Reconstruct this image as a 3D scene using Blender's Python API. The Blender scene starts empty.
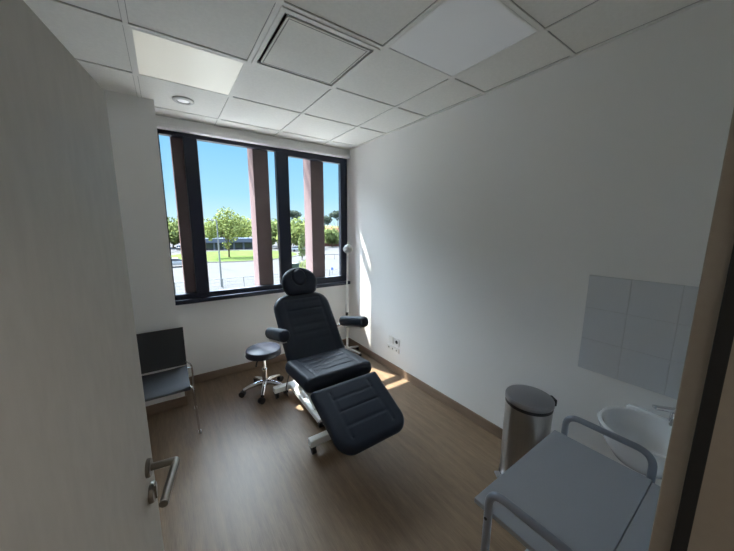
import bpy, bmesh, math, random
from mathutils import Vector, Matrix
S = bpy.context.scene
C = S.collection
PI = math.pi
R = math.radians

# ------------------------------------------------------------------ materials
def lin(c):
    return tuple(((v / 255) / 12.92 if v / 255 <= .04045 else ((v / 255 + .055) / 1.055) ** 2.4) for v in c)

def mat(name, rgb, rough=.5, metal=0., noise=0., scale=20., bump=0., bscale=200., spec=.5, stretch=None, coat=0.):
    m = bpy.data.materials.new(name); m.use_nodes = True
    nt = m.node_tree; b = nt.nodes['Principled BSDF']
    col = lin(rgb)
    b.inputs['Base Color'].default_value = (*col, 1)
    b.inputs['Roughness'].default_value = rough
    b.inputs['Metallic'].default_value = metal
    b.inputs['Specular IOR Level'].default_value = spec
    b.inputs['Coat Weight'].default_value = coat
    tc = nt.nodes.new('ShaderNodeTexCoord')
    src = tc.outputs['Object']
    if stretch:
        mp = nt.nodes.new('ShaderNodeMapping'); mp.inputs['Scale'].default_value = stretch
        nt.links.new(src, mp.inputs['Vector']); src = mp.outputs['Vector']
    if noise > 0:
        n = nt.nodes.new('ShaderNodeTexNoise'); n.inputs['Scale'].default_value = scale; n.inputs['Detail'].default_value = 5
        nt.links.new(src, n.inputs['Vector'])
        r = nt.nodes.new('ShaderNodeValToRGB')
        r.color_ramp.elements[0].position = .3; r.color_ramp.elements[1].position = .7
        r.color_ramp.elements[0].color = (*[v * (1 - noise) for v in col], 1)
        r.color_ramp.elements[1].color = (*[min(1, v * (1 + noise)) for v in col], 1)
        nt.links.new(n.outputs['Fac'], r.inputs['Fac']); nt.links.new(r.outputs['Color'], b.inputs['Base Color'])
    if bump > 0:
        n2 = nt.nodes.new('ShaderNodeTexNoise'); n2.inputs['Scale'].default_value = bscale; n2.inputs['Detail'].default_value = 3
        nt.links.new(src, n2.inputs['Vector'])
        bp = nt.nodes.new('ShaderNodeBump'); bp.inputs['Strength'].default_value = bump; bp.inputs['Distance'].default_value = .01
        nt.links.new(n2.outputs['Fac'], bp.inputs['Height']); nt.links.new(bp.outputs['Normal'], b.inputs['Normal'])
    return m

def emit_mat(name, rgb, strength, base=(220, 220, 215)):
    m = mat(name, base, .4)
    b = m.node_tree.nodes['Principled BSDF']
    b.inputs['Emission Color'].default_value = (*lin(rgb), 1); b.inputs['Emission Strength'].default_value = strength
    return m

def glass_mat():
    m = bpy.data.materials.new('window_glass'); m.use_nodes = True
    nt = m.node_tree; nt.nodes.clear()
    o = nt.nodes.new('ShaderNodeOutputMaterial'); mx = nt.nodes.new('ShaderNodeMixShader')
    t = nt.nodes.new('ShaderNodeBsdfTransparent'); t.inputs[0].default_value = (.93, .95, .95, 1)
    g = nt.nodes.new('ShaderNodeBsdfGlossy'); g.inputs['Roughness'].default_value = .02
    lw = nt.nodes.new('ShaderNodeLayerWeight'); lw.inputs['Blend'].default_value = .2
    f = nt.nodes.new('ShaderNodeMath'); f.operation = 'POWER'; f.inputs[1].default_value = 3.
    nt.links.new(lw.outputs['Facing'], f.inputs[0])
    nt.links.new(f.outputs[0], mx.inputs[0]); nt.links.new(t.outputs[0], mx.inputs[1]); nt.links.new(g.outputs[0], mx.inputs[2])
    nt.links.new(mx.outputs[0], o.inputs[0])
    return m

def floor_mat():
    m = mat('brown_vinyl_plank', (128, 110, 94), .42, spec=.4)
    nt = m.node_tree; b = nt.nodes['Principled BSDF']
    tc = nt.nodes.new('ShaderNodeTexCoord')
    mp = nt.nodes.new('ShaderNodeMapping'); mp.inputs['Scale'].default_value = (9, .7, 1)
    nt.links.new(tc.outputs['Object'], mp.inputs['Vector'])
    n = nt.nodes.new('ShaderNodeTexNoise'); n.inputs['Scale'].default_value = 3; n.inputs['Detail'].default_value = 7; n.inputs['Roughness'].default_value = .6
    nt.links.new(mp.outputs['Vector'], n.inputs['Vector'])
    mp2 = nt.nodes.new('ShaderNodeMapping'); mp2.inputs['Scale'].default_value = (60, 3, 1)
    nt.links.new(tc.outputs['Object'], mp2.inputs['Vector'])
    n2 = nt.nodes.new('ShaderNodeTexNoise'); n2.inputs['Scale'].default_value = 4; n2.inputs['Detail'].default_value = 4
    nt.links.new(mp2.outputs['Vector'], n2.inputs['Vector'])
    ad = nt.nodes.new('ShaderNodeMath'); ad.operation = 'MULTIPLY_ADD'; ad.inputs[1].default_value = .45
    nt.links.new(n2.outputs['Fac'], ad.inputs[0]); 
    sc = nt.nodes.new('ShaderNodeMath'); sc.operation = 'MULTIPLY'; sc.inputs[1].default_value = .55
    nt.links.new(n.outputs['Fac'], sc.inputs[0]); nt.links.new(sc.outputs[0], ad.inputs[2])
    r = nt.nodes.new('ShaderNodeValToRGB')
    r.color_ramp.elements[0].position = .36; r.color_ramp.elements[1].position = .64
    r.color_ramp.elements[0].color = (*lin((104, 86, 68)), 1); r.color_ramp.elements[1].color = (*lin((131, 110, 88)), 1)
    nt.links.new(ad.outputs[0], r.inputs['Fac']); nt.links.new(r.outputs['Color'], b.inputs['Base Color'])
    return m

M = dict(
    wall=mat('white_painted_wall', (233, 233, 232), .75, bump=.05, bscale=350),
    corridor=mat('corridor_paint', (205, 200, 190), .8),
    tile=mat('ceiling_tile_white', (228, 227, 222), .9, noise=.03, scale=60, bump=.08, bscale=500),
    grid=mat('ceiling_grid_white', (226, 225, 220), .5),
    gridgap=mat('ceiling_shadow_gap', (150, 149, 145), .8),
    floor=floor_mat(),
    skirting=mat('brown_skirting', (132, 112, 96), .5, noise=.08, scale=4, stretch=(1, 1, 8)),
    door=mat('beige_laminate_door', (186, 182, 175), .55, noise=.05, scale=40, stretch=(1, 1, .3), bump=.04, bscale=150),
    jamb=mat('beige_door_frame', (168, 158, 146), .55, noise=.03, scale=60),
    gasket=mat('black_rubber_gasket', (22, 24, 26), .55),
    frame=mat('anthracite_window_frame', (22, 30, 50), .42),
    sill=mat('black_window_sill', (24, 32, 54), .35),
    glass=glass_mat(),
    leather=mat('dark_navy_leatherette', (30, 38, 52), .5, bump=.06, bscale=260, spec=.35),
    leather2=mat('stool_navy_leatherette', (27, 33, 48), .4, bump=.05, bscale=260),
    whitemetal=mat('white_powder_coat', (222, 222, 220), .35),
    lampgrey=mat('light_grey_lamp_shade', (184, 184, 182), .35),
    black=mat('black_plastic', (24, 24, 26), .45),
    chrome=mat('polished_chrome', (215, 215, 215), .12, 1.),
    steel=mat('brushed_stainless_steel', (170, 168, 166), .3, 1., noise=.06, scale=8, stretch=(30, 30, .4)),
    steellid=mat('brushed_steel_lid', (150, 150, 154), .38, 1.),
    nickel=mat('satin_nickel', (136, 130, 122), .3, 1.),
    chairblack=mat('charcoal_plastic_shell', (52, 54, 58), .55, bump=.05, bscale=300),
    chairseat=mat('charcoal_grey_seat', (66, 69, 74), .55, bump=.05, bscale=300),
    trolleytop=mat('pale_grey_laminate', (158, 162, 169), .45),
    trolleytube=mat('grey_powder_coated_tube', (140, 146, 158), .3, .3),
    ceramic=mat('white_glazed_ceramic', (226, 228, 230), .12, coat=.3),
    walltile=mat('white_glazed_wall_tile', (205, 208, 212), .3),
    grout=mat('pale_grout', (196, 198, 200), .8),
    socket=mat('white_socket_plastic', (226, 225, 222), .35),
    port=mat('grey_port', (95, 100, 100), .5),
    diffuser_warm=emit_mat('warm_light_diffuser', (255, 249, 226), .15),
    diffuser_cool=emit_mat('cool_light_diffuser', (222, 230, 250), .05),
    fin=mat('terracotta_facade_panel', (129, 111, 111), .7, noise=.05, scale=6, spec=0.),
    facade=mat('facade_render', (180, 170, 160), .85, spec=0.),
    bounce_pale=mat('pale_bounce_surface', (205, 203, 198), .95, noise=.06, scale=3, spec=0.),
    asphalt=mat('pale_asphalt', (80, 79, 78), .95, noise=.05, scale=.4, spec=0.),
    kerb=mat('concrete_kerb', (88, 86, 83), .9, spec=0.),
    grass=mat('lawn_green', (74, 86, 48), .95, noise=.2, scale=.6, spec=0.),
    bark=mat('grey_brown_bark', (96, 82, 68), .9, noise=.2, scale=3, spec=0.),
    leaf=mat('spring_green_leaves', (122, 130, 76), .7, noise=.25, scale=.7, spec=0.),
    leafdark=mat('deep_green_leaves', (102, 112, 70), .7, noise=.25, scale=.7, spec=0.),
    pine=mat('pine_needles', (72, 80, 68), .8, noise=.25, scale=.7, spec=0.),
    galv=mat('galvanised_steel', (120, 122, 124), .45, .3),
    carwhite=mat('white_car_paint', (150, 152, 156), .25, coat=.5),
    carblue=mat('blue_car_paint', (96, 116, 150), .25, coat=.5),
    cargrey=mat('dark_grey_car_paint', (60, 62, 68), .3, coat=.5),
    carglass=mat('dark_car_glass', (30, 38, 48), .1),
    tyre=mat('black_tyre', (26, 26, 26), .8),
    shed=mat('blue_grey_cladding', (92, 100, 116), .6, noise=.05, scale=3, spec=0.),
    house=mat('cream_render', (150, 138, 126), .85, spec=0.),
    roof=mat('terracotta_roof_tiles', (130, 90, 74), .85, noise=.12, scale=6, spec=0.),
    brick=mat('red_brown_boundary_wall', (104, 72, 66), .85, noise=.1, scale=4, spec=0.),
    bindark=mat('dark_green_bin_plastic', (44, 56, 48), .5),
    signblue=mat('blue_road_sign', (52, 96, 190), .4),
)

# ------------------------------------------------------------------ geometry helpers
def new(): return bmesh.new()

def merge(bm, tmp, mtx=None):
    if mtx is not None: bmesh.ops.transform(tmp, matrix=mtx, verts=tmp.verts)
    me = bpy.data.meshes.new('t'); tmp.to_mesh(me); tmp.free(); bm.from_mesh(me); bpy.data.meshes.remove(me)
    return bm

def box(bm, x0, x1, y0, y1, z0, z1, bev=0., seg=2, mtx=None):
    t = bmesh.new(); bmesh.ops.create_cube(t, size=1)
    bmesh.ops.scale(t, vec=(abs(x1 - x0), abs(y1 - y0), abs(z1 - z0)), verts=t.verts)
    bmesh.ops.translate(t, vec=((x0 + x1) / 2, (y0 + y1) / 2, (z0 + z1) / 2), verts=t.verts)
    if bev > 0:
        bmesh.ops.bevel(t, geom=list(t.edges), offset=bev, segments=seg, profile=.5, affect='EDGES', clamp_overlap=True)
    return merge(bm, t, mtx)

def tube(bm, pts, r, n=12, cap=True, mtx=None, radii=None):
    pts = [Vector(p) for p in pts]; t = bmesh.new(); rings = []
    tang = []
    for i in range(len(pts)):
        a = pts[max(0, i - 1)]; b = pts[min(len(pts) - 1, i + 1)]; tang.append((b - a).normalized())
    up = Vector((0, 0, 1)) if abs(tang[0].z) < .9 else Vector((1, 0, 0))
    nrm = tang[0].cross(up).normalized()
    for i, p in enumerate(pts):
        nrm = (nrm - tang[i] * nrm.dot(tang[i])).normalized(); bn = tang[i].cross(nrm)
        rr = radii[i] if radii else r
        rings.append([t.verts.new(p + (nrm * math.cos(2 * PI * k / n) + bn * math.sin(2 * PI * k / n)) * rr) for k in range(n)])
    for a, b in zip(rings, rings[1:]):
        for k in range(n): t.faces.new((a[k], a[(k + 1) % n], b[(k + 1) % n], b[k]))
    if cap: t.faces.new(rings[0][::-1]); t.faces.new(rings[-1])
    bmesh.ops.recalc_face_normals(t, faces=t.faces)
    return merge(bm, t, mtx)

def fillet(pts, r, n=6):
    pts = [Vector(p) for p in pts]; out = [pts[0]]
    for a, b, c in zip(pts, pts[1:], pts[2:]):
        u = (a - b); v = (c - b); rr = min(r, u.length * .49, v.length * .49)
        p0 = b + u.normalized() * rr; p1 = b + v.normalized() * rr
        for i in range(n + 1):
            s = i / n; out.append(p0 * (1 - s) ** 2 + b * 2 * s * (1 - s) + p1 * s * s)
    out.append(pts[-1]); return out

def lathe(bm, prof, n=32, cx=0, cy=0, sx=1., sy=1., mtx=None):
    t = bmesh.new(); rings = []
    for r, z in prof:
        if r < 1e-5: rings.append([t.verts.new((cx, cy, z))])
        else: rings.append([t.verts.new((cx + r * sx * math.cos(2 * PI * k / n), cy + r * sy * math.sin(2 * PI * k / n), z)) for k in range(n)])
    for a, b in zip(rings, rings[1:]):
        if len(a) == 1 and len(b) == 1: continue
        for k in range(n):
            if len(a) == 1: t.faces.new((a[0], b[k], b[(k + 1) % n]))
            elif len(b) == 1: t.faces.new((a[k], a[(k + 1) % n], b[0]))
            else: t.faces.new((a[k], a[(k + 1) % n], b[(k + 1) % n], b[k]))
    bmesh.ops.recalc_face_normals(t, faces=t.faces)
    return merge(bm, t, mtx)

def cyl(bm, p0, p1, r, n=20, mtx=None): return tube(bm, [p0, p1], r, n, True, mtx)

def rrect(w, l, rb, rt, n=8):
    # outline of a cushion: (v, half width), v from bottom to top, corner radii at bottom and top
    o = []
    for i in range(n + 1):
        a = PI / 2 * i / n; o.append((-l / 2 + rb * (1 - math.cos(a)), w / 2 - rb + rb * math.sin(a)))
    for i in range(n + 1):
        a = PI / 2 * i / n; o.append((l / 2 - rt * (1 - math.sin(a)), w / 2 - rt + rt * math.cos(a)))
    return o

def taper(o, k):
    v0, v1 = o[0][0], o[-1][0]
    return [(v, w * (k + (1 - k) * (v - v0) / (v1 - v0))) for v, w in o]

def cushion(outline, t, rad, seams=(), ring=None, nu=46, nv=60, puff=0.):
    v0, v1 = outline[0][0], outline[-1][0]
    def hw(v):
        for (a, x), (b, y) in zip(outline, outline[1:]):
            if a <= v <= b: return x if b - a < 1e-9 else x + (y - x) * (v - a) / (b - a)
        return outline[-1][1]
    poly = [(0, v0)] + [(x, v) for v, x in outline] + [(0, v1)]
    segs = list(zip(poly, poly[1:]))
    def dist(u, v):
        u = abs(u); best = 9
        for (ax, ay), (bx, by) in segs:
            dx, dy = bx - ax, by - ay; L = dx * dx + dy * dy
            s = 0 if L < 1e-12 else max(0, min(1, ((u - ax) * dx + (v - ay) * dy) / L))
            best = min(best, (u - ax - s * dx) ** 2 + (v - ay - s * dy) ** 2)
        return math.sqrt(best)
    def ease(i, n):
        s = i / n; return .55 * s + .45 * (1 - math.cos(PI * s)) / 2
    vs = sorted(set([v0 + (v1 - v0) * ease(j, nv) for j in range(nv + 1)]))
    bm = bmesh.new(); top = []; bot = []
    for j, v in enumerate(vs):
        h = hw(v); ra = []; rb = []
        for i in range(nu + 1):
            u = h * (2 * ease(i, nu) - 1)
            edge = i in (0, nu) or j in (0, len(vs) - 1)
            d = 0 if edge else dist(u, v)
            q = 1 - min(d, rad) / rad; z = t / 2 * math.sqrt(max(0, 1 - q * q))
            zt = z + puff * (1 - math.exp(-d / .05))
            for kind, a, b0, b1 in seams:
                if kind == 'u': dd = abs(u - a); ok = b0 <= v <= b1
                else: dd = abs(v - a); ok = b0 <= u <= b1
                if ok and d > .012: zt -= .0055 * math.exp(-(dd / .0065) ** 2)
            if ring and d > .012:
                cu, cv, au, av = ring
                e = math.hypot((u - cu) / au, (v - cv) / av); zt -= .016 * math.exp(-(((e - 1) * min(au, av)) / .008) ** 2)
                if e < 1: zt += .005
            ra.append(bm.verts.new((u, v, zt))); rb.append(bm.verts.new((u, v, -z)))
        top.append(ra); bot.append(rb)
    for j in range(len(vs) - 1):
        for i in range(nu):
            bm.faces.new((top[j][i], top[j][i + 1], top[j + 1][i + 1], top[j + 1][i]))
            bm.faces.new((bot[j][i], bot[j + 1][i], bot[j + 1][i + 1], bot[j][i + 1]))
    bmesh.ops.remove_doubles(bm, verts=bm.verts, dist=.0003)
    bmesh.ops.recalc_face_normals(bm, faces=bm.faces)
    return bm

def obj(name, bm, m, parent=None, smooth=True, kind=None, label=None):
    me = bpy.data.meshes.new(name); bm.to_mesh(me); bm.free()
    me.materials.append(m)
    if smooth:
        for p in me.polygons: p.use_smooth = True
        try: me.set_sharp_from_angle(angle=R(38))
        except Exception: pass
    o = bpy.data.objects.new(name, me); C.objects.link(o)
    if parent: o.parent = parent
    if kind: o['kind'] = kind
    if label: o['label'] = label
    return o

def thing(name, label, cat, loc=(0, 0, 0), rz=0., group=None):
    o = bpy.data.objects.new(name, None); C.objects.link(o); o.empty_display_size = .1
    o.location = loc; o.rotation_euler = (0, 0, rz); o['label'] = label; o['category'] = cat
    if group: o['group'] = group
    return o

def tag(o, label, cat, group=None):
    o['label'] = label; o['category'] = cat
    if group: o['group'] = group
    return o

def struct(name, bm, m, parent=None, smooth=False):
    return obj(name, bm, m, parent, smooth, None if parent else 'structure')

def T(x, y, z): return Matrix.Translation((x, y, z))
def RX(a): return Matrix.Rotation(R(a), 4, 'X')
def RZ(a): return Matrix.Rotation(R(a), 4, 'Z')
def RY(a): return Matrix.Rotation(R(a), 4, 'Y')

# ------------------------------------------------------------------ room shell
H = 2.72; XL = -2.80; YB = 2.636; YF = -.815; GND = -4.7
WX0, WX1, WZ0, WZ1 = -2.097, -.012, .95, 2.622    # window opening

b = new(); box(b, XL - .2, .2, -2.6, 2.722, -.25, 0); struct('floor', b, M['floor'])
b = new(); box(b, XL - .2, .2, YF, 2.722, H + .005, H + .24); cl = struct('ceiling', b, M['tile'])
b = new(); box(b, 0, .2, -2.6, 2.722, 0, H + .012); struct('wall_right', b, M['wall'])
b = new(); box(b, XL - .2, XL, -2.6, 2.722, 0, H + .012); struct('wall_left', b, M['wall'])
b = new()
box(b, XL, WX0, YB, 2.722, 0, H + .012); box(b, WX1, 0, YB, 2.722, 0, H + .012)
box(b, WX0, WX1, YB, 2.722, 0, .905); box(b, WX0, WX1, YB + .01, 2.722, WZ1, H + .012)
struct('wall_back', b, M['wall'])
b = new(); box(b, XL, -2.097, 2.235, YB, 0, H + .012); struct('wall_pier', b, M['wall'])
b = new()
box(b, XL, -2.40, -.97, YF, 0, H + .012); box(b, -1.35, 0, -.97, YF, 0, H + .012); box(b, -2.40, -1.35, -.97, YF, 2.07, H + .012)
struct('wall_front', b, M['wall'])
# corridor behind the doorway
b = new(); box(b, XL - .2, .2, -2.8, -2.6, -.25, H); struct('wall_corridor', b, M['corridor'])
b = new(); box(b, XL - .2, .2, -2.8, -.96, 2.5, 2.6); struct('ceiling_corridor', b, M['corridor'])

# ceiling grid (T bars on a 600 mm module) with shadow gaps
b = new()
gx = [-.392 - .6 * k for k in range(5)]; gy = [-.6 + .6 * k for k in range(6)]
for x in gx: box(b, x - .012, x + .012, YF, YB, H - .002, H + .009)
for y in gy: box(b, XL, 0, y - .012, y + .012, H - .0015, H + .012)
box(b, -.022, 0, YF, YB, H - .002, H + .012); box(b, XL, XL + .022, YF, YB, H - .002, H + .012)
struct('trim_1', b, M['grid'])
b = new()
for x in gx: box(b, x - .0145, x + .0145, YF, YB, H + .004, H + .009)
for y in gy: box(b, XL, 0, y - .0145, y + .0145, H + .004, H + .009)
box(b, -.0245, 0, YF, YB, H + .004, H + .009)
struct('trim_2', b, M['gridgap'])
# head trim above the window
b = new(); box(b, WX0, 0, 2.575, YB + .012, 2.612, 2.652, .006); struct('trim_3', b, M['wall'])
b = new(); box(b, WX0, 0, 2.60, YB + .012, 2.652, H, .003); struct('trim_4', b, M['wall'])

# skirting
def skirt(name, x0, x1, y0, y1):
    b = new(); box(b, x0, x1, y0, y1, 0, .09, .003); struct(name, b, M['skirting'])
skirt('baseboard_right', -.014, 0, YF, YB)
skirt('baseboard_back', -2.097, -.014, YB - .014, YB)
skirt('baseboard_left', XL, XL + .014, YF, 2.235)
b = new(); box(b, XL + .014, -2.083, 2.221, 2.235, 0, .09, .003); box(b, -2.097, -2.083, 2.235, YB - .014, 0, .09, .003)
struct('baseboard_pier', b, M['skirting'])

# window
b = new()
fy0, fy1 = 2.65, 2.72
box(b, WX0, WX1, fy0, fy1, WZ0, 1.002, .004); box(b, WX0, WX1, fy0, fy1, 2.575, WZ1, .004)
box(b, WX0 - .004, WX0 + .012, fy0, fy1, WZ0, WZ1); box(b, -.055, WX1, fy0, fy1, WZ0, WZ1, .004)
win = struct('window_1', b, M['frame'])
def wpart(name, m, *bx, **k):
    bb = new()
    for q in bx: box(bb, *q)
    return obj(name, bb, m, win, False, **k)
wpart('mullion', M['frame'], (-1.892, -1.773, fy0 - .008, fy1, 1.0, 2.577, .005))
wpart('mullion', M['frame'], (-.975, -.862, fy0 - .008, fy1, 1.0, 2.577, .005))
wpart('sash', M['frame'], (-.862, -.828, fy0 - .001, fy1 - .01, 1.0, 2.577, .004), (-.117, -.055, fy0 - .001, fy1 - .01, 1.0, 2.577, .004),
      (-.862, -.055, fy0 - .001, fy1 - .01, 1.0, 1.03, .004), (-.862, -.055, fy0 - .001, fy1 - .01, 2.542, 2.577, .004))
for x0, x1, z0, z1 in ((WX0 + .01, -1.89, 1.0, 2.577), (-1.775, -.973, 1.0, 2.577), (-.83, -.115, 1.028, 2.545)):
    wpart('pane', M['glass'], (x0, x1, 2.688, 2.694, z0, z1))
wpart('sill', M['sill'], (WX0, 0, 2.595, 2.655, .905, .952, .006))

# outside of the facade: slab overhang, rail, fins
b = new(); box(b, -9, 4, 2.722, 3.30, 3.245, 3.5); struct('trim_5', b, M['facade'])
b = new(); box(b, -9, 4, 2.722, 3.30, -.6, .3); struct('trim_6', b, M['facade'])
b = new(); box(b, -2.6, -2.103, 2.726, 3.05, .3, 3.245); struct('sun_block_pier', b, M['facade'])  # unseen pier added to block the sun left of the fins
b = new(); box(b, XL - 6, 4, 2.60, 2.722, GND, -.25); box(b, XL - .2, .2, 2.60, 2.722, H + .24, 3.6)
box(b, .2, 4, 2.6, 2.722, -.25, 3.6); box(b, XL - 6, XL - .2, 2.6, 2.722, -.25, 3.6); struct('wall_facade', b, M['facade'])
b = new(); box(b, -9, 4, 3.10, 3.15, 2.70, 2.80, .004); struct('trim_7', b, M['fin'])
fins = [(-.513, -.33, 'terracotta facade fin behind the right window pane nearest the room corner'),
        (-1.22, -1.046, 'terracotta facade fin outside the wide middle window pane'),
        (-1.99, -1.762, 'terracotta facade fin outside the narrow left pane, half behind a mullion')]
for x0, x1, lb in fins:
    bb = new(); box(bb, x0, x1, 2.726, 2.965, .3, 3.245, .004)
    tag(obj('facade_fin', bb, M['fin'], None, False), lb, 'facade fin', 'terracotta fins outside the window')

# ------------------------------------------------------------------ door leaf and frame
hx, hy = -2.362, -.765
ang = math.degrees(math.atan2(.923, .148))
Dm = bpy.data.objects.new('door_1', None)
bb = new(); box(bb, 0, .935, 0, .04, .008, 2.035, .003)
door = struct('door_1', bb, M['door']); door.location = (hx, hy, 0); door.rotation_euler = (0, 0, R(ang))
bpy.data.objects.remove(Dm)
# local: x along the leaf, -y is the face towards the doorway opening (seen face), z up
hd = obj('door_handle', lathe(new(), [(0, 0), (.026, 0), (.026, .007), (.023, .010), (0, .010)], 32, mtx=T(.873, 0, 1.0) @ RX(90)), M['nickel'], door)
nb = new(); tube(nb, fillet([(.873, -.006, 1.0), (.873, -.072, 1.0), (.722, -.064, .998)], .006, 4), .0105, 18)
obj('lever', nb, M['nickel'], hd)
rs = obj('lock_rosette', lathe(new(), [(0, 0), (.029, 0), (.029, .008), (.026, .012), (0, .012)], 32, mtx=T(.873, 0, .918) @ RX(90)), M['nickel'], door)
kb = new(); box(kb, .868, .878, -.016, -.010, .896, .932, .002); cyl(kb, (.873, -.011, .928), (.873, -.016, .928), .0085); obj('lock_cylinder', kb, M['nickel'], rs)
for z in (.25, 1.05, 1.85):
    q = new(); cyl(q, (-.006, .02, z - .045), (-.006, .02, z + .045), .008); obj('hinge', q, M['nickel'], door)

b = new()
box(b, -1.42, -1.345, -.838, -.8066, 0, 2.09, .002); box(b, -1.437, -1.345, -.985, -.8505, 0, 2.09, .002)
box(b, -2.405, -2.385, -.985, -.8066, 0, 2.09, .002)
box(b, -2.385, -1.42, -.985, -.8066, 2.045, 2.09, .002)
jm = struct('trim_8', b, M['jamb'])
g = new(); box(g, -1.4375, -1.418, -.8525, -.8335, 0, 2.04, .002); obj('gasket', g, M['gasket'], jm, False)

# ------------------------------------------------------------------ ceiling fittings
def panel(x0, y0, m, label):
    t = thing('ceiling_light', label, 'ceiling light', (x0 + .3, y0 + .3, H - .002), 0, 'recessed square ceiling lights')
    f = new()
    for q in ((-.288, .288, -.288, -.276), (-.288, .288, .276, .288), (-.288, -.276, -.276, .276), (.276, .288, -.276, .276)):
        box(f, *q, -.001, .010)
    obj('light_frame', f, M['grid'], t, False)
    d = new(); box(d, -.277, .277, -.277, .277, .003, .010); obj('diffuser', d, m, t, False)
panel(-2.192, 1.2, M['diffuser_warm'], 'square ceiling light panel glowing warm cream, left of the ceiling vent')
panel(-.992, 0, M['diffuser_cool'], 'square frosted ceiling light panel with cool bluish face, near right wall')

t = thing('ceiling_vent', 'square white air diffuser with a dark slot around its flat plate', 'ceiling vent', (-1.292, .9, H - .002))
f = new()
for a, c in ((.288, .262),):
    for q in ((-a, a, -a, -c), (-a, a, c, a), (-a, -c, -c, c), (c, a, -c, c)): box(f, *q, -.006, .008, .001)
obj('vent_frame', f, M['grid'], t, False)
d = new(); box(d, -.264, .264, -.264, .264, .007, .013); obj('dark_slot', d, M['black'], t, False)
d = new(); box(d, -.246, .246, -.246, .246, -.006, .004, .003); pl_ = obj('face_plate', d, M['tile'], t, False)
d = new()
a, c = .236, .230
for q in ((-a, a, -a, -c), (-a, a, c, a), (-a, -c, -c, c), (c, a, -c, c)): box(d, *q, -.0065, -.004)
obj('plate_groove', d, M['gridgap'], pl_, False)

t = thing('ceiling_downlight', 'small round white recessed fitting in ceiling tile near the window', 'ceiling light', (-1.90, 2.095, H))
obj('outer_ring', lathe(new(), [(.078, .014), (.078, -.004), (.070, -.010), (.050, -.011), (.048, .006), (.048, .014)], 40), M['lampgrey'], t)
obj('inner_disc', lathe(new(), [(0, -.004), (.040, -.004), (.044, 0), (.044, .012)], 32), emit_mat('downlight_lens', (240, 244, 255), .25), t)

# ------------------------------------------------------------------ treatment chair
tc = thing('treatment_chair', 'dark navy upholstered reclining treatment chair on white metal base by the window', 'treatment chair', (-1.06, 1.35, 0))
def placed(bm, mtx): bmesh.ops.transform(bm, matrix=mtx, verts=bm.verts); return bm
# seat
ss = [('u', -.20, -.2, .2), ('u', .20, -.2, .2)] + [('v', v, -.20, .20) for v in (-.13, -.04, .05, .14)]
obj('seat', placed(cushion(rrect(.61, .50, .05, .04), .115, .045, ss, puff=.003), T(-.005, -.125, .512) @ RX(-4)), M['leather'], tc)
bs = [('u', -.185, -.3, .30), ('u', .185, -.3, .30)] + [('v', v, -.185, .185) for v in (-.14, -.06, .02, .10, .18, .26, .30)]
Bm = T(.012, .304, .742) @ RX(50)
obj('backrest', placed(cushion(rrect(.575, .74, .05, .15), .095, .045, bs, puff=.003), Bm), M['leather'], tc)
# head cushion: rounded dome tapering to the back
ho = []
for i in range(25):
    s = i / 24; v = -.145 + .285 * s
    if v > -.03: w = .188 * math.sqrt(max(0, 1 - ((v + .03) / .17) ** 2.3))
    else: w = .188 - .045 * ((-.03 - v) / .115) ** 1.4 - (.03 if i == 0 else .010 if i == 1 else 0)
    ho.append((v, max(w, .03)))

Hm = T(.030, .562, 1.160) @ RX(66)
obj('headrest', placed(cushion(ho, .085, .045, (), (-.005, .035, .072, .085), 44, 50), Hm), M['leather'], tc)
for x in (-.05, .06):
    hb = new(); tube(hb, [(x, .555, .96), (x, .61, 1.10)], .008, 10)
    obj('headrest_post', hb, M['chrome'], tc)
ls = [('u', -.17, -.18, .2), ('u', .17, -.18, .2)] + [('v', v, -.17, .17) for v in (-.09, .02, .12)]
Lm = T(-.002, -.622, .388) @ RX(25)
obj('leg_rest', placed(cushion(taper(rrect(.595, .51, .12, .03), .94), .085, .04, ls, puff=.003), Lm), M['leather'], tc)
# armrests, tilted up at the front
for sx, x in ((-1, -.36), (1, .392)):
    m_ = T(x, .108, .812 if x < 0 else .788) @ RX(-14)
    a = cushion(rrect(.092, .47, .04, .04), .10, .042, nu=16, nv=34); ar = obj('armrest', placed(a, m_), M['leather'], tc)
    q = new(); box(q, -.026, .026, -.16, .16, -.062, -.048, .002, mtx=m_); obj('armrest_plate', q, M['whitemetal'], ar, False)
    q = new(); tube(q, fillet([(x, .22, .735), (x, .335, .70), (x - sx * .14, .335, .66)], .03), .012, 10); obj('armrest_bracket', q, M['chrome'], ar)
# frame
q = new()
box(q, -.27, .27, -.34, .10, .425, .455, .004); box(q, -.22, -.18, -.36, .14, .40, .43, .003); box(q, .18, .22, -.36, .14, .40, .43, .003)
obj('seat_frame', q, M['whitemetal'], tc, False)
q = new(); box(q, -.24, .24, -.27, .27, -.062, -.047, .003, mtx=Bm); box(q, -.20, -.16, -.36, .2, -.08, -.06, .003, mtx=Bm); box(q, .16, .20, -.36, .2, -.08, -.06, .003, mtx=Bm)
obj('backrest_frame', q, M['whitemetal'], tc, False)
q = new(); box(q, -.2, .2, -.2, .26, -.058, -.043, .003, mtx=Lm); obj('leg_rest_frame', q, M['whitemetal'], tc, False)
q = new(); box(q, -.145, .115, -.22, .49, .075, .125, .006); box(q, -.115, .085, -.30, -.20, .08, .12, .004)
beam = obj('base_beam', q, M['whitemetal'], tc, False)
q = new(); box(q, -.15, .11, -.232, -.20, .06, .10, .005); obj('beam_end_cap', q, M['black'], beam, False)
q = new(); box(q, -.075, .065, -.36, -.22, .055, .095, .004); obj('front_extension', q, M['whitemetal'], tc, False)
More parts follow.
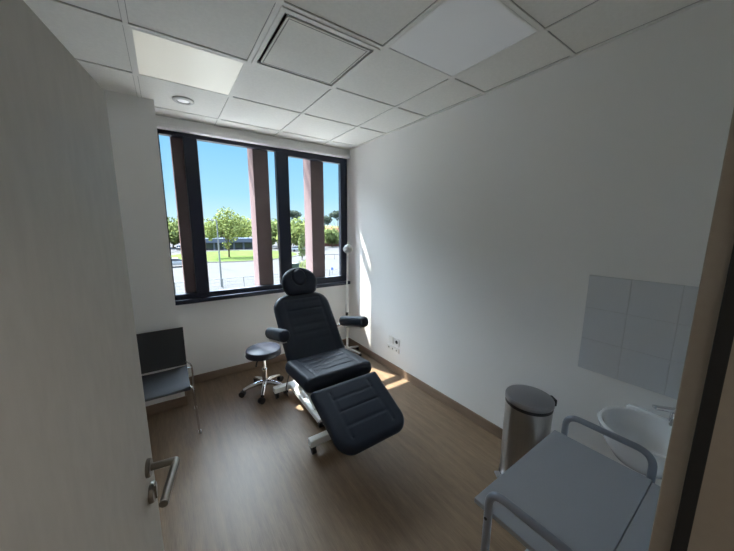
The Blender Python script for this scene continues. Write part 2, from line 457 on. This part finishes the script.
for y, nm in ((.50, 'rear_foot'), (-.375, 'front_foot')):
    q = new(); box(q, -.30, .28, y - .03, y + .03, .06, .115, .006); ft = obj(nm, q, M['whitemetal'], tc, False)
    for x in (-.275, .255):
        q = new(); cyl(q, (x - .014, y - .015, .028), (x + .014, y - .015, .028), .028, 20); box(q, x - .02, x + .02, y - .025, y + .02, .04, .066, .004); obj('caster', q, M['black'], ft)
q = new()
for x in (-.11, .08):
    box(q, x - .018, x + .018, -.03, .03, -.25, .25, .004, mtx=T(0, .10, .27) @ RX(58) @ T(x * 0, 0, 0))
    box(q, x - .016 , x + .016, -.025, .025, -.24, .24, .004, mtx=T(0, .12, .27) @ RX(-58))
obj('lift_linkage', q, M['whitemetal'], tc, False)
q = new(); tube(q, [(-.015, .36, .16), (-.015, .0, .36)], .035, 18); tube(q, [(-.015, .0, .36), (-.015, -.12, .42)], .016, 12); obj('lift_motor', q, M['black'], tc)
q = new(); tube(q, fillet([(-.25, .15, .42), (-.29, .17, .25), (-.24, .25, .13)], .08), .005, 8); obj('power_cable', q, M['black'], tc)

# ------------------------------------------------------------------ rolling stool
st = thing('rolling_stool', 'round navy swivel stool on a chrome five-star wheeled base', 'stool', (-1.392, 2.035, 0))
obj('seat', lathe(new(), [(0, .405), (.150, .405), (.166, .412), (.172, .425), (.172, .457), (.166, .474), (.148, .482), (0, .486)], 48), M['leather2'], st)
obj('piping', lathe(new(), [(.171, .414), (.175, .417), (.175, .422), (.172, .425)], 48), M['leather2'], st)
obj('column', lathe(new(), [(0, .07), (.028, .07), (.028, .25), (.024, .255), (.016, .258), (.016, .39), (.05, .395), (.05, .406), (0, .406)], 24), M['chrome'], st)
q = new(); tube(q, fillet([(-.02, 0, .375), (-.07, -.01, .36), (-.085, -.01, .30)], .03), .008, 8, radii=None); obj('height_lever', q, M['black'], st)
for k in range(5):
    a = R(31 + 72 * k); ca, sa = math.cos(a), math.sin(a); m_ = RZ(math.degrees(a))
    q = new(); tube(q, [(.0, 0, .105), (.07, 0, .105), (.15, 0, .09), (.212, 0, .07)], .016, 12, radii=[.028, .025, .021, .017], mtx=m_)
    lg = obj('base_leg', q, M['chrome'], st)
    q = new(); rr = RZ(math.degrees(a) + 35 * (k - 2))
    mm = T(.215 * ca, .215 * sa, 0) @ RZ(25 + 60 * k)
    for s in (-1, 1): tube(q, [(.012, s * .012 - .009, .030), (.012, s * .012 + .009, .030)], .030, 18, mtx=mm)
    box(q, -.014, .03, -.008, .008, .026, .055, .004, mtx=mm); cyl(q, (0, 0, .045), (0, 0, .075), .006, 10, mtx=mm)
    obj('caster', q, M['black'], lg)

# ------------------------------------------------------------------ visitor chair
vc = thing('visitor_chair', 'charcoal plastic visitor chair with thin chrome sled legs beside the door', 'chair', (-2.285, 1.93, 0))
def shell(w, pts, th):
    # pts: profile (y,z) from front to back; curved slab of width w with rounded corners
    bm = bmesh.new(); nx = 14; rows = []
    nrm = []
    for i in range(len(pts)):
        a = pts[max(0, i - 1)]; c = pts[min(len(pts) - 1, i + 1)]; d = Vector((0, c[0] - a[0], c[1] - a[1])).normalized(); nrm.append(Vector((0, -d.z, d.y)))
    for side in (1, -1):
        R_ = []
        for i, (y, z) in enumerate(pts):
            row = []
            for k in range(nx + 1):
                u = (2 * k / nx - 1); n = nrm[i]
                dish = .012 * (1 - u * u)
                row.append(bm.verts.new(Vector((u * w / 2, y, z)) + n * (side * th / 2 - dish)))
            R_.append(row)
        rows.append(R_)
    A, B = rows
    for i in range(len(pts) - 1):
        for k in range(nx):
            bm.faces.new((A[i][k], A[i][k + 1], A[i + 1][k + 1], A[i + 1][k])); bm.faces.new((B[i][k], B[i + 1][k], B[i + 1][k + 1], B[i][k + 1]))
        bm.faces.new((A[i][0], A[i + 1][0], B[i + 1][0], B[i][0])); bm.faces.new((A[i][nx], B[i][nx], B[i + 1][nx], A[i + 1][nx]))
    for k in range(nx):
        bm.faces.new((A[0][k], B[0][k], B[0][k + 1], A[0][k + 1])); e = len(pts) - 1
        bm.faces.new((A[e][k], A[e][k + 1], B[e][k + 1], B[e][k]))
    bmesh.ops.recalc_face_normals(bm, faces=bm.faces)
    return bm
obj('seat', shell(.45, [(-.275, .425), (-.268, .440), (-.25, .449), (-.15, .452), (0, .446), (.10, .442), (.17, .447)], .012), M['chairseat'], vc, label='dark grey seat shell')
obj('backrest', shell(.45, [(.178, .455), (.185, .49), (.20, .57), (.215, .67), (.232, .765), (.238, .795)], .012), M['chairblack'], vc)
for s in (-1, 1):
    x = s * .235
    q = new(); tube(q, fillet([(x - s * .03, -.22, .434), (x + s * .005, -.235, .425), (s * .26, -.245, .012), (s * .265, .205, .012), (s * .262, .185, .44), (s * .20, .208, .50), (s * .20, .226, .70)], .03), .0075, 12)
    sf = obj('side_frame', q, M['chrome'], vc)
    for y in (-.22, .18):
        g_ = new(); box(g_, s * .262 - .011, s * .262 + .011, y - .02, y + .02, 0, .016, .003); obj('floor_glide', g_, M['socket'], sf, False)
for xx, yy in ((.21, -.20), (.262, .15)):
    q = new(); tube(q, [(-xx, yy, .427), (xx, yy, .427)], .007, 10); obj('cross_bar', q, M['chrome'], vc)

# ------------------------------------------------------------------ examination lamp
el = thing('examination_lamp', 'white wheeled gooseneck examination lamp standing in the window corner', 'lamp', (-.215, 2.335, 0))
q = new()
lathe(q, [(0, .06), (.035, .06), (.035, .09), (.022, .10), (.014, .13), (.014, .57), (0, .57)], 20); obj('lower_pole', q, M['whitemetal'], el)
for k in range(5):
    a = R(-62 + 72 * k); q = new()
    tube(q, [(0, 0, .078), (.10 * math.cos(a), .10 * math.sin(a), .07), (.20 * math.cos(a), .20 * math.sin(a), .052)], .013, 10, radii=[.018, .015, .011]); lg = obj('base_leg', q, M['whitemetal'], el)
    q = new(); cx, cy = .20 * math.cos(a), .20 * math.sin(a)
    m_ = T(cx, cy, 0) @ RZ(math.degrees(a)); tube(q, [(0, -.012, .022), (0, .012, .022)], .022, 16, mtx=m_); box(q, -.012, .012, -.006, .006, .022, .05, .003, mtx=m_); obj('caster', q, M['black'], lg)
q = new(); lathe(q, [(0, .55), (.020, .55), (.020, .59), (.016, .595), (0, .595)], 20); obj('clamp_collar', q, M['black'], el)
q = new(); lathe(q, [(0, .595), (.024, .595), (.022, .68), (.012, .715), (0, .715)], 20); obj('switch_housing', q, M['whitemetal'], el)
q = new(); gp = [(0, 0, .70), (.002, 0, .95), (.006, 0, 1.15), (.008, 0, 1.30), (.010, 0, 1.42), (.016, -.005, 1.47), (.018, -.015, 1.49)]
tube(q, gp, .007, 12); obj('gooseneck', q, M['whitemetal'], el)
q = new(); m_ = T(.0, -.035, 1.44) @ RZ(-28) @ RX(62)
lathe(q, [(0, .062), (.018, .062), (.022, .05), (.04, .035), (.052, .01), (.058, -.025), (.060, -.028), (.054, -.024), (.048, .005), (.03, .03), (0, .035)], 32, mtx=m_); lh = obj('lamp_head', q, M['lampgrey'], el)
q = new(); lathe(q, [(0, -.012), (.03, -.010), (.05, -.004), (.05, .0), (0, .0)], 24, mtx=m_); obj('lamp_lens', q, M['nickel'], lh)
q = new(); cyl(q, (.012, -.01, 1.47), (.02, -.012, 1.53), .012, 12); obj('head_knob', q, M['whitemetal'], lh)

# ------------------------------------------------------------------ pedal bin
pb = thing('pedal_bin', 'tall brushed steel pedal bin against the right wall', 'bin', (-.245, -.05, 0), R(-127))
obj('body', lathe(new(), [(0, .02), (.138, .02), (.138, .565), (0, .565)], 48), M['steel'], pb)
obj('base_ring', lathe(new(), [(0, 0), (.142, 0), (.142, .028), (.138, .03), (0, .03)], 48), M['black'], pb)
obj('rim_band', lathe(new(), [(.136, .560), (.140, .560), (.140, .582), (.136, .584), (0, .584)], 48), M['black'], pb)
obj('lid', lathe(new(), [(.141, .582), (.143, .586), (.143, .607), (.139, .614), (.10, .622), (0, .626)], 48), M['steellid'], pb)
q = new(); box(q, -.03, .03, .125, .165, .56, .606, .006); obj('lid_hinge', q, M['black'], pb, False)
q = new(); box(q, -.025, .025, -.175, -.13, .012, .026, .004); obj('pedal', q, M['steellid'], pb, False)
for x in (.1,):
    q = new(); tube(q, fillet([(-.143, .0, .54), (-.175, 0, .52), (-.175, 0, .40), (-.143, 0, .38)], .02), .004, 8)
    obj('carry_handle', q, M['chrome'], pb)

# ------------------------------------------------------------------ trolley
tr = thing('trolley', 'pale grey instrument trolley with bent tube handles beside the door frame', 'trolley', (-1.045, -.565, 0))
q = new(); box(q, -.295, .297, -.152, .172, .782, .80, .002); obj('top_tray', q, M['trolleytop'], tr, False)
q = new(); box(q, -.285, .29, -.214, -.1535, .772, .797, .002); obj('rear_rail', q, M['trolleytop'], tr, False)
q = new(); box(q, -.295, .297, -.152, .172, .25, .268, .002); obj('lower_shelf', q, M['trolleytop'], tr, False)
for x in (-.309, .311):
    ya = .112 if x < 0 else .138
    q = new(); tube(q, fillet([(x, ya, .075), (x, ya, .89), (x, -.145, .89), (x, -.145, .075)], .055, 8), .0125, 16)
    hf = obj('handle_frame', q, M['trolleytube'], tr)
    for y in (ya, -.145):
        q = new(); tube(q, [(x - .011, y, .036), (x + .011, y, .036)], .036, 20); box(q, x - .016, x + .016, y - .016, y + .016, .04, .078, .004); obj('caster', q, M['black'], hf)
    for y in (ya, -.145):
        q = new(); sx = -1 if x < 0 else 1
        cyl(q, (x + sx * .010, y, .791), (x + sx * .0145, y, .791), .005, 10); obj('screw', q, M['black'], hf)

# ------------------------------------------------------------------ washbasin and splashback
wb = thing('washbasin', 'small white ceramic basin fixed to the right wall under the tiles', 'washbasin', (-.230, -.607, .708))
q = new()
ox = [(.0, -.21), (.06, -.205), (.12, -.17), (.165, -.11), (.19, -.05), (.203, -.012), (.206, -.003), (.200, .003), (.188, .002), (.178, -.01), (.16, -.06), (.12, -.105), (.06, -.13), (.022, -.135), (0, -.135)]
lathe(q, ox, 48, sx=.95, sy=.95)
obj('bowl', q, M['ceramic'], wb)
q = new(); box(q, .185, .229, -.15, .13, -.12, -.001, .012, 3); obj('tap_deck', q, M['ceramic'], wb)
q = new(); lathe(q, [(0, -.128), (.02, -.128), (.022, -.132), (0, -.134)], 20); obj('drain', q, M['chrome'], wb)
fc = thing('mixer_tap', 'chrome single lever mixer tap on the basin by the wall', 'tap', (-.03, -.672, .696))
obj('body', lathe(new(), [(0, 0), (.024, 0), (.022, .06), (.018, .066), (0, .068)], 20), M['chrome'], fc)
q = new(); tube(q, fillet([(-.005, 0, .035), (-.06, 0, .05), (-.10, 0, .04)], .03), .010, 12); obj('spout', q, M['chrome'], fc)
q = new(); box(q, -.11, .02, -.016, .016, .070, .086, .004, mtx=RZ(-45) @ RY(4)); obj('lever', q, M['chrome'], fc)
q = new(); tube(q, fillet([(0, 0, -.19), (0, 0, -.27), (.228, 0, -.27)], .05), .02, 14); box(q, -.025, .025, -.025, .025, -.31, -.23, .02, 3)
obj('waste_trap', q, M['ceramic'], wb, label='white waste trap pipe')

q = new(); box(q, -.006, 0, -.814, -.217, .823, 1.42)
sp = tag(obj('tile_splashback', q, M['grout'], None, False), 'square white wall tile splashback above the washbasin', 'tiles')
q = new()
for j in range(3):
    for k in range(3):
        y1 = -.218 - .199 * j; z0 = .824 + .199 * k
        box(q, -.0085, -.004, y1 - .1965, y1, z0, z0 + .1965, .0015)
obj('glazed_tiles', q, M['walltile'], sp, False)

# ------------------------------------------------------------------ wall outlets
def plate(y, z, w, h, label, name='wall_socket', cat='socket'):
    t = thing(name, label, cat, (0, y, z), 0, 'outlets on the right wall')
    q = new(); box(q, -.011, 0, -w / 2, w / 2, -h / 2, h / 2, .003); obj('plate', q, M['socket'], t, False)
    return t
def hole(t, y, z, r, m, nm):
    q = new(); cyl(q, (-.0125, y, z), (-.0105, y, z), r, 24); obj(nm, q, m, t)
t = plate(1.655, .385, .08, .08, 'blank white outlet plate left of the black socket'); q = new(); box(q, -.0125, -.0105, -.028, .028, -.028, .028, .001); obj('cover', q, M['socket'], t, False)
t = plate(1.555, .385, .08, .08, 'white outlet plate with one round black socket opening'); hole(t, 0, 0, .021, M['black'], 'socket_hole')
t = thing('data_outlet', 'white strip of three small data ports below the socket plates', 'socket', (0, 1.625, .283))
q = new(); box(q, -.011, 0, -.11, .11, -.028, .028, .003); obj('plate', q, M['socket'], t, False)
for y in (.07, .0, -.07):
    q = new(); box(q, -.0125, -.0105, y - .010, y + .010, -.009, .009, .001); obj('port', q, M['port'], t, False)

# ------------------------------------------------------------------ outside
random.seed(7)
b = new(); box(b, -400, 460, 2.9, 420, GND - .4, GND); gr = struct('ground', b, M['asphalt'])
b = new(); box(b, -9, 7, 2.722, 8.0, -1.2, -.95); struct('bounce_slab', b, M['bounce_pale'])  # unseen slab added below the sill to bounce sunlight onto the ceiling
def blob_patch(name, pts, z, m, label, cat, zb=GND):
    bm = bmesh.new(); top = [bm.verts.new((x, y, z)) for x, y in pts]; bot = [bm.verts.new((x, y, zb)) for x, y in pts]
    bm.faces.new(top); n = len(pts)
    for i in range(n): bm.faces.new((top[i], bot[i], bot[(i + 1) % n], top[(i + 1) % n]))
    bmesh.ops.recalc_face_normals(bm, faces=bm.faces)
    o = obj(name, bm, m, None, False); tag(o, label, cat); return o
def ell(cx, cy, a, b, rot=0, n=36):
    c, s = math.cos(rot), math.sin(rot)
    return [(cx + a * math.cos(2 * PI * k / n) * c - b * math.sin(2 * PI * k / n) * s, cy + a * math.cos(2 * PI * k / n) * s + b * math.sin(2 * PI * k / n) * c) for k in range(n)]
blob_patch('kerb', ell(11, 72, 14.6, 14.4, -.25), GND + .10, M['kerb'], 'pale concrete kerb ringing the oval traffic island', 'kerb')
blob_patch('lawn', ell(11, 72, 14, 13.8, -.25), GND + .14, M['grass'], 'oval green lawn on the traffic island under the big tree', 'lawn', GND + .10)
blob_patch('grass_verge', [(-30, 24.5), (24, 24.5), (24, 29.5), (-30, 29.5)], GND + .12, M['grass'], 'strip of grass behind the wire fence below the window', 'lawn')
blob_patch('hedge_verge', [(10.5, 36.5), (15.5, 35), (17, 42), (12.5, 43.5)], GND + .12, M['grass'], 'small lawn patch around the dark green bin', 'lawn')
blob_patch('pavement', [(-60, 94), (40, 87), (40, 88.5), (-60, 95.5)], GND + .12, M['kerb'], 'pale pavement strip beyond the traffic island', 'pavement')

def tree(name, label, x, y, h, blobs, m, n=1500, trunk=.22, leaf=.32, crown0=.35):
    t = thing(name, label, 'tree', (x, y, GND + (.14 if name == 'island_tree' else 0)), 0, None)
    q = new(); tube(q, [(0, 0, 0), (.05, 0, h * .3), (-.05, .05, h * .55), (0, 0, h * .8)], trunk, 8, radii=[trunk, trunk * .8, trunk * .55, trunk * .2])
    for k in range(5):
        a = 2 * PI * k / 5 + x; z0 = h * (.28 + .06 * k)
        tube(q, [(0, 0, z0), (math.cos(a) * h * .12, math.sin(a) * h * .12, z0 + h * .14), (math.cos(a) * h * .2, math.sin(a) * h * .2, z0 + h * .27)], trunk * .4, 6, radii=[trunk * .4, trunk * .3, trunk * .1])
    obj('trunk', q, M['bark'], t)
    vs, fs = [], []; tot = sum(bx[3] ** 2 for bx in blobs)
    for bx in blobs:
        cx, cy, cz, r = bx[:4]; fl = bx[4] if len(bx) > 4 else 1.
        for _ in range(int(n * bx[3] ** 2 / tot)):
            d = Vector((random.gauss(0, 1), random.gauss(0, 1), random.gauss(0, 1))).normalized() * (r * (random.random() ** .35))
            c = Vector((cx + d.x, cy + d.y, cz + d.z * fl))
            u = Vector((random.gauss(0, 1), random.gauss(0, 1), random.gauss(0, 1))).normalized(); w = u.orthogonal().normalized()
            s = leaf * random.uniform(.6, 1.2); i = len(vs)
            vs += [c + u * s, c + w * s * .6, c - u * s, c - w * s * .6]; fs.append((i, i + 1, i + 2, i + 3))
    me = bpy.data.meshes.new('foliage'); me.from_pydata([tuple(v) for v in vs], [], fs); me.materials.append(m)
    o = bpy.data.objects.new('foliage', me); C.objects.link(o); o.parent = t
    return t
def round_blobs(h, r, n=6):
    out = [(0, 0, h - r * 1.0, r * .95)]
    for k in range(n):
        a = 2 * PI * k / n; out.append((math.cos(a) * r * .65, math.sin(a) * r * .65, h - r * random.uniform(1.0, 1.5), r * random.uniform(.6, .8)))
    return out
tree('island_tree', 'large airy spring-green tree on the lawn of the traffic island', 8.9, 67.2, 10.7,
     [(0, 0, 8.4, 2.2), (-2.3, .5, 6.6, 2.0), (2.6, 0, 7.2, 2.1), (3.6, 1, 5.6, 1.6), (-3.2, 0, 5.0, 1.5), (.5, -1.2, 6.2, 2.4), (1, 1, 4.6, 1.6), (-.3, 0, 2.6, .9)], M['leaf'], 2300, .2, .28)
TREES = [(-3.6, 109.1, 9.2, 4.6, 'leaf', 'bushy green tree far left beyond the parked cars'),
         (-.2, 111.1, 9.0, 4.0, 'leafdark', 'darker tree in the narrow left pane beside the pier'),
         (3.4, 114., 9.6, 4.6, 'leaf', 'green tree left of the first mullion behind the facade fin'),
         (8.4, 107.5, 9.0, 4.4, 'leaf', 'broad green tree behind the left end of the blue shed'),
         (13.8, 106., 9.6, 4.2, 'leafdark', 'deep green tree directly behind the island tree'),
         (19.6, 106, 9.4, 4.0, 'leaf', 'green tree behind the right end of the blue shed'),
         (26.6, 104, 10.2, 4.0, 'leaf', 'pale green tree right of the middle facade fin'),
         (27.4, 91.5, 8.8, 3.8, 'leafdark', 'dark green tree behind the second mullion'),
         (29.9, 84.4, 8.9, 4.1, 'leaf', 'yellow green tree in the left of the right pane'),
         (34., 87., 9.4, 3.6, 'leafdark', 'deep green tree hidden partly by the right facade fin'),
         (45.6, 103, 8.4, 3.6, 'leaf', 'low green tree right of the right facade fin'),
         (45.2, 88.7, 6.4, 2.6, 'leafdark', 'short bushy tree in front of the cream house')]
for x, y, h, r, m, lb in TREES:
    h *= 1.1; tree('broadleaf_tree', lb, x, y, h, round_blobs(h, r) + [(0, 0, h * .35, r * .7), (r * .6, 0, h * .3, r * .5), (-r * .6, 0, h * .3, r * .5)], M[m], 1500, .22, .5)
for x, y, h, lb in ((40.3, 111.4, 13.4, 'flat topped dark pine above the yellow green tree'), (50.6, 104.7, 11.6, 'dark pine peeping out beside the right facade fin'), (51.3, 95.3, 13.0, 'tall dark umbrella pine at the right edge of the window')):
    tree('pine_tree', lb, x, y, h, [(0, 0, h - 1.3, 2.6, .45), (1.5, .5, h - 1.8, 2.0, .5), (-1.8, 0, h - 2.0, 2.0, .5), (.3, -.8, h - 2.8, 1.8, .6)], M['pine'], 900, .24, .4)
tree('cypress_tree', 'slim dark green cypress at the left edge of right facade fin', 20.4, 54.8, 5.4, [(0, 0, 1.4, .8), (0, 0, 2.4, .8), (0, 0, 3.4, .7), (0, 0, 4.3, .55), (0, 0, 5.0, .35)], M['leafdark'], 600, .1, .2)

# low wooded hills on the horizon
bm = bmesh.new(); pv = None
for k in range(61):
    a = R(-60 + 2.6 * k); d = 300.; x, y = math.sin(a) * d, math.cos(a) * d
    hh_ = 10.5 + 2.2 * math.sin(k * .7) + 1.4 * math.sin(k * 1.9 + 1)
    row = [bm.verts.new((x * f_, y * f_, GND - .2 + hh_ * g_)) for f_, g_ in ((.85, 0), (.92, .6), (1., 1.), (1.12, .7), (1.2, 0))]
    if pv:
        for i in range(4): bm.faces.new((pv[i], row[i], row[i + 1], pv[i + 1]))
    pv = row
struct('hills', bm, M['leafdark'], None, True)
# street lamps
for x, y, h, lb in ((2.5, 33.6, 7.1, 'tall pale street lamp post standing before the lawn island'), (4.6, 49.5, 7.6, 'second thinner street lamp post just right of the tall one')):
    t = thing('street_lamp', lb, 'street lamp', (x, y, GND), 0, 'street lamps outside')
    q = new(); tube(q, [(0, 0, 0), (0, 0, h * .5), (0, 0, h)], .07, 10, radii=[.10, .08, .05]); obj('post', q, M['galv'], t)
    q = new(); tube(q, [(0, 0, h - .05), (-.35, 0, h + .05)], .035, 8); obj('arm', q, M['galv'], t)
    q = new(); box(q, -.75, -.25, -.10, .10, h - .0, h + .10, .03); obj('lamp_head', q, M['galv'], t, False)
# wire fence below
t = thing('wire_fence', 'low metal wire fence running along the road edge below', 'fence', (0, 31.6, GND))
for k in range(16):
    x = -12 + 2.05 * k; q = new(); tube(q, [(x, 0, 0), (x, 0, 1.25)], .03, 8); obj('fence_post', q, M['galv'], t)
q = new()
tube(q, [(-12, 0, 1.2), (19, 0, 1.2)], .02, 6)
for z in (.15, .5, .85): tube(q, [(-12, 0, z), (19, 0, z)], .008, 5)
for k in range(156): x = -12 + .2 * k; tube(q, [(x, 0, .1), (x, 0, 1.2)], .005, 4)
obj('wire_mesh', q, M['galv'], t)

def car(label, x, y, rz, m, L=4.3, name='parked_car', hh=1.45):
    t = thing(name, label, 'car', (x, y, GND), rz, None)
    prof = [(-L / 2, .35), (-L / 2 + .03, .75), (-L / 2 + .15, .92), (-L * .22, 1.0), (L / 2 - .12, .95), (L / 2, .80), (L / 2, .35)]
    cab = [(-L * .44, .95), (-L * .38, hh - .05), (-L * .30, hh), (L * .06, hh), (L * .24, .98)]
    def extr(pr, w0, w1):
        bm = bmesh.new(); zmax = max(p[1] for p in pr); zmin = min(p[1] for p in pr); A = []; B = []
        for px_, z in pr:
            w = w0 + (w1 - w0) * (z - zmin) / (zmax - zmin); A.append(bm.verts.new((px_, -w / 2, z))); B.append(bm.verts.new((px_, w / 2, z)))
        bm.faces.new(A); bm.faces.new(B[::-1]); n = len(pr)
        for i in range(n): bm.faces.new((A[i], B[i], B[(i + 1) % n], A[(i + 1) % n]))
        bmesh.ops.recalc_face_normals(bm, faces=bm.faces)
        bmesh.ops.bevel(bm, geom=list(bm.edges), offset=.05, segments=2, profile=.5, affect='EDGES', clamp_overlap=True)
        return bm
    obj('body', extr(prof, 1.75, 1.7), m, t)
    obj('windows', extr([(p[0], p[1] - .03) for p in cab], 1.62, 1.32), M['carglass'], t)
    q = new(); box(q, -L * .36, L * .06, -.62, .62, hh - .07, hh + .01, .03); obj('roof', q, m, t)
    for sx in (-.31, .31):
        for sy in (-.78, .78):
            q = new(); tube(q, [(L * sx, sy - .1, .31), (L * sx, sy + .1, .31)], .31, 18); obj('wheel', q, M['tyre'], t)
    return t
car('white car on the road seen through narrow left pane', -1.0, 55.8, R(4), M['carwhite'], 4.6)
car('blue car parked under the trees at far left', -3.2, 99, R(10), M['carblue'])
car('dark grey car parked right of the blue car', 1.4, 98, R(80), M['cargrey'])
car('dark grey car at the right end of the blue shed', 22.5, 91.5, R(-15), M['cargrey'], 4.4)
car('white car parked in front of the second mullion trees', 28.2, 76, R(-20), M['carwhite'])
car('white van-like car beside the yellow green tree', 35.5, 80, R(-25), M['carwhite'], 4.6, hh=1.9)
# long shed behind the island tree
t = thing('long_shed', 'low blue-grey shed with dark openings behind the island tree', 'building', (13.2, 92.5, GND), R(-8))
q = new(); box(q, -6.6, 6.6, 0, 5, 0, 3.0); box(q, -6.9, 6.9, -.8, 5.3, 2.1, 3.3, .05); obj('cladding', q, M['shed'], t, False)
for x in (-5.2, -2.6, 0, 2.6, 5.2):
    q = new(); box(q, x - 1.05, x + 1.05, -.05, .2, 0, 2.0); obj('bay_opening', q, M['carglass'], t, False)
t = thing('house', 'cream house with terracotta roof beyond the brown wall', 'building', (58.5, 113, GND), R(-28))
q = new(); box(q, -6, 6, 0, 8, 0, 4.6); obj('wall', q, M['house'], t, False)
bm = bmesh.new(); v = [bm.verts.new(p) for p in ((-6.5, -.5, 4.6), (6.5, -.5, 4.6), (6.5, 8.5, 4.6), (-6.5, 8.5, 4.6), (-5, 4, 6.6), (5, 4, 6.6))]
for f in ((0, 1, 5, 4), (1, 2, 5), (2, 3, 4, 5), (3, 0, 4), (3, 2, 1, 0)): bm.faces.new([v[i] for i in f])
obj('roof', bm, M['roof'], t, False)
for x in (-3.5, 0, 3.5):
    q = new(); box(q, x - .6, x + .6, -.06, .1, 1.2, 3.0); obj('window', q, M['carglass'], t, False)
q = new(); box(q, -10, 8, -.12, .12, 0, 2.4, .02)
w_ = tag(obj('boundary_wall', q, M['brick'], None, False), 'red brown boundary wall across the road at right', 'wall'); w_.location = (46.5, 92, GND); w_.rotation_euler = (0, 0, R(-26))
t = thing('wheeled_bin', 'dark green wheeled bin among shrubs by the road', 'bin', (12.6, 38.6, GND + .12))
q = new(); box(q, -.62, .62, -.4, .4, .15, 1.25, .05); obj('body', q, M['bindark'], t); q = new(); box(q, -.66, .66, -.44, .44, 1.25, 1.35, .04); obj('lid', q, M['bindark'], t)
for x in (-.5, .5):
    q = new(); tube(q, [(x - .04, .25, .1), (x + .04, .25, .1)], .1, 12); obj('wheel', q, M['tyre'], t)
tree('shrub', 'leafy shrub right of the dark green bin', 14.9, 39.6, 1.9, [(0, 0, .9, .9), (.9, .3, .8, .8), (-.7, .5, .8, .7)], M['leaf'], 500, .05, .14)
t = thing('road_sign', 'small blue road sign low in the right pane', 'sign', (16.9, 35.2, GND)); q = new(); tube(q, [(0, 0, 0), (0, 0, .92)], .03, 8); obj('post', q, M['galv'], t)
q = new(); box(q, -.16, .16, -.03, .01, .55, .9, .01); obj('sign_face', q, M['signblue'], t, False)
t = thing('traffic_barrier', 'thin dark railing crossing the road in the right pane', 'railing', (27.5, 52, GND), R(-28))
q = new(); tube(q, [(-5, 0, 1.0), (9, 0, 1.0)], .05, 6); obj('rail', q, M['cargrey'], t)
for k in range(8):
    q = new(); tube(q, [(-5 + 2 * k, 0, 0), (-5 + 2 * k, 0, 1.0)], .035, 6); obj('post', q, M['cargrey'], t)

# ------------------------------------------------------------------ light, sky, camera
sd = bpy.data.lights.new('sun', 'SUN'); sd.energy = 15.; sd.angle = R(.53); sd.color = (1., .95, .86)
so = bpy.data.objects.new('sun', sd); C.objects.link(so)
so.rotation_euler = Vector((.38, -1, -1.65)).to_track_quat('-Z', 'Y').to_euler(); so.location = (-3, 8, 12)
cd = bpy.data.lights.new('corridor_fill', 'AREA'); cd.energy = 9; cd.size = .6; cd.color = (1, .96, .9)  # unseen lamp added behind the doorway to light door leaf and jamb
co = bpy.data.objects.new('corridor_fill', cd); C.objects.link(co); co.location = (-1.15, -1.75, 2.48)

w = bpy.data.worlds.new('sky'); S.world = w; w.use_nodes = True
nt = w.node_tree; bg = nt.nodes['Background']
tcn = nt.nodes.new('ShaderNodeTexCoord'); sx_ = nt.nodes.new('ShaderNodeSeparateXYZ'); rp = nt.nodes.new('ShaderNodeValToRGB')
nt.links.new(tcn.outputs['Generated'], sx_.inputs[0]); nt.links.new(sx_.outputs['Z'], rp.inputs['Fac'])
e = rp.color_ramp.elements
e[0].position = 0.; e[0].color = (.50, .66, .75, 1)
e[1].position = 1.; e[1].color = (.16, .36, .86, 1)
k = e.new(.10); k.color = (.30, .55, .73, 1)
k = e.new(.28); k.color = (.165, .42, .70, 1)
k = e.new(.44); k.color = (.78, .895, 1.01, 1)
k = e.new(.70); k.color = (.78, .895, 1.01, 1)
nt.links.new(rp.outputs['Color'], bg.inputs['Color'])
def mrange(src, a, b, c, d):
    n = nt.nodes.new('ShaderNodeMapRange'); n.interpolation_type = 'SMOOTHSTEP'
    for k_, v_ in zip(('From Min', 'From Max', 'To Min', 'To Max'), (a, b, c, d)): n.inputs[k_].default_value = v_
    nt.links.new(src, n.inputs['Value']); return n.outputs['Result']
def mth(op, a, b):
    n = nt.nodes.new('ShaderNodeMath'); n.operation = op
    for i_, v_ in enumerate((a, b)):
        if isinstance(v_, (int, float)): n.inputs[i_].default_value = v_
        else: nt.links.new(v_, n.inputs[i_])
    return n.outputs[0]
# bright sky band added above the view on the sun side, lighting the room
SKY_FILL = 17.
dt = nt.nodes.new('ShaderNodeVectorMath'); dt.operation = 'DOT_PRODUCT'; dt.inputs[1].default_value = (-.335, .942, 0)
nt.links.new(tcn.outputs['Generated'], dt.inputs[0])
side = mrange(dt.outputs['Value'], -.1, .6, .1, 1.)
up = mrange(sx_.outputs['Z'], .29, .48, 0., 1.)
nt.links.new(mth('ADD', mth('MULTIPLY', mth('MULTIPLY', side, up), SKY_FILL), 1.), bg.inputs['Strength'])

cam = bpy.data.cameras.new('camera'); co_ = bpy.data.objects.new('camera', cam); C.objects.link(co_)
cam.sensor_fit = 'HORIZONTAL'; cam.sensor_width = 36; cam.lens = 289.412 / 734 * 36; cam.clip_start = .01; cam.clip_end = 600
a, pch, rol = .606194, -.161712, .0047359
f = Vector((math.sin(a) * math.cos(pch), math.cos(a) * math.cos(pch), math.sin(pch))); r0 = Vector((math.cos(a), -math.sin(a), 0)); u0 = r0.cross(f)
r_ = r0 * math.cos(rol) + u0 * math.sin(rol); u_ = u0 * math.cos(rol) - r0 * math.sin(rol)
mx = Matrix((r_, u_, -f)).transposed().to_4x4(); mx.translation = Vector((-2.12166, -.878196, 1.694895)); co_.matrix_world = mx
S.camera = co_
S.view_settings.view_transform = 'Standard'; S.view_settings.look = 'None'; S.view_settings.gamma = 1; S.view_settings.exposure = .75
S.view_settings.use_curve_mapping = False
S.cycles.use_denoising = True; S.cycles.max_bounces = 14; S.cycles.diffuse_bounces = 8; S.cycles.transparent_max_bounces = 16
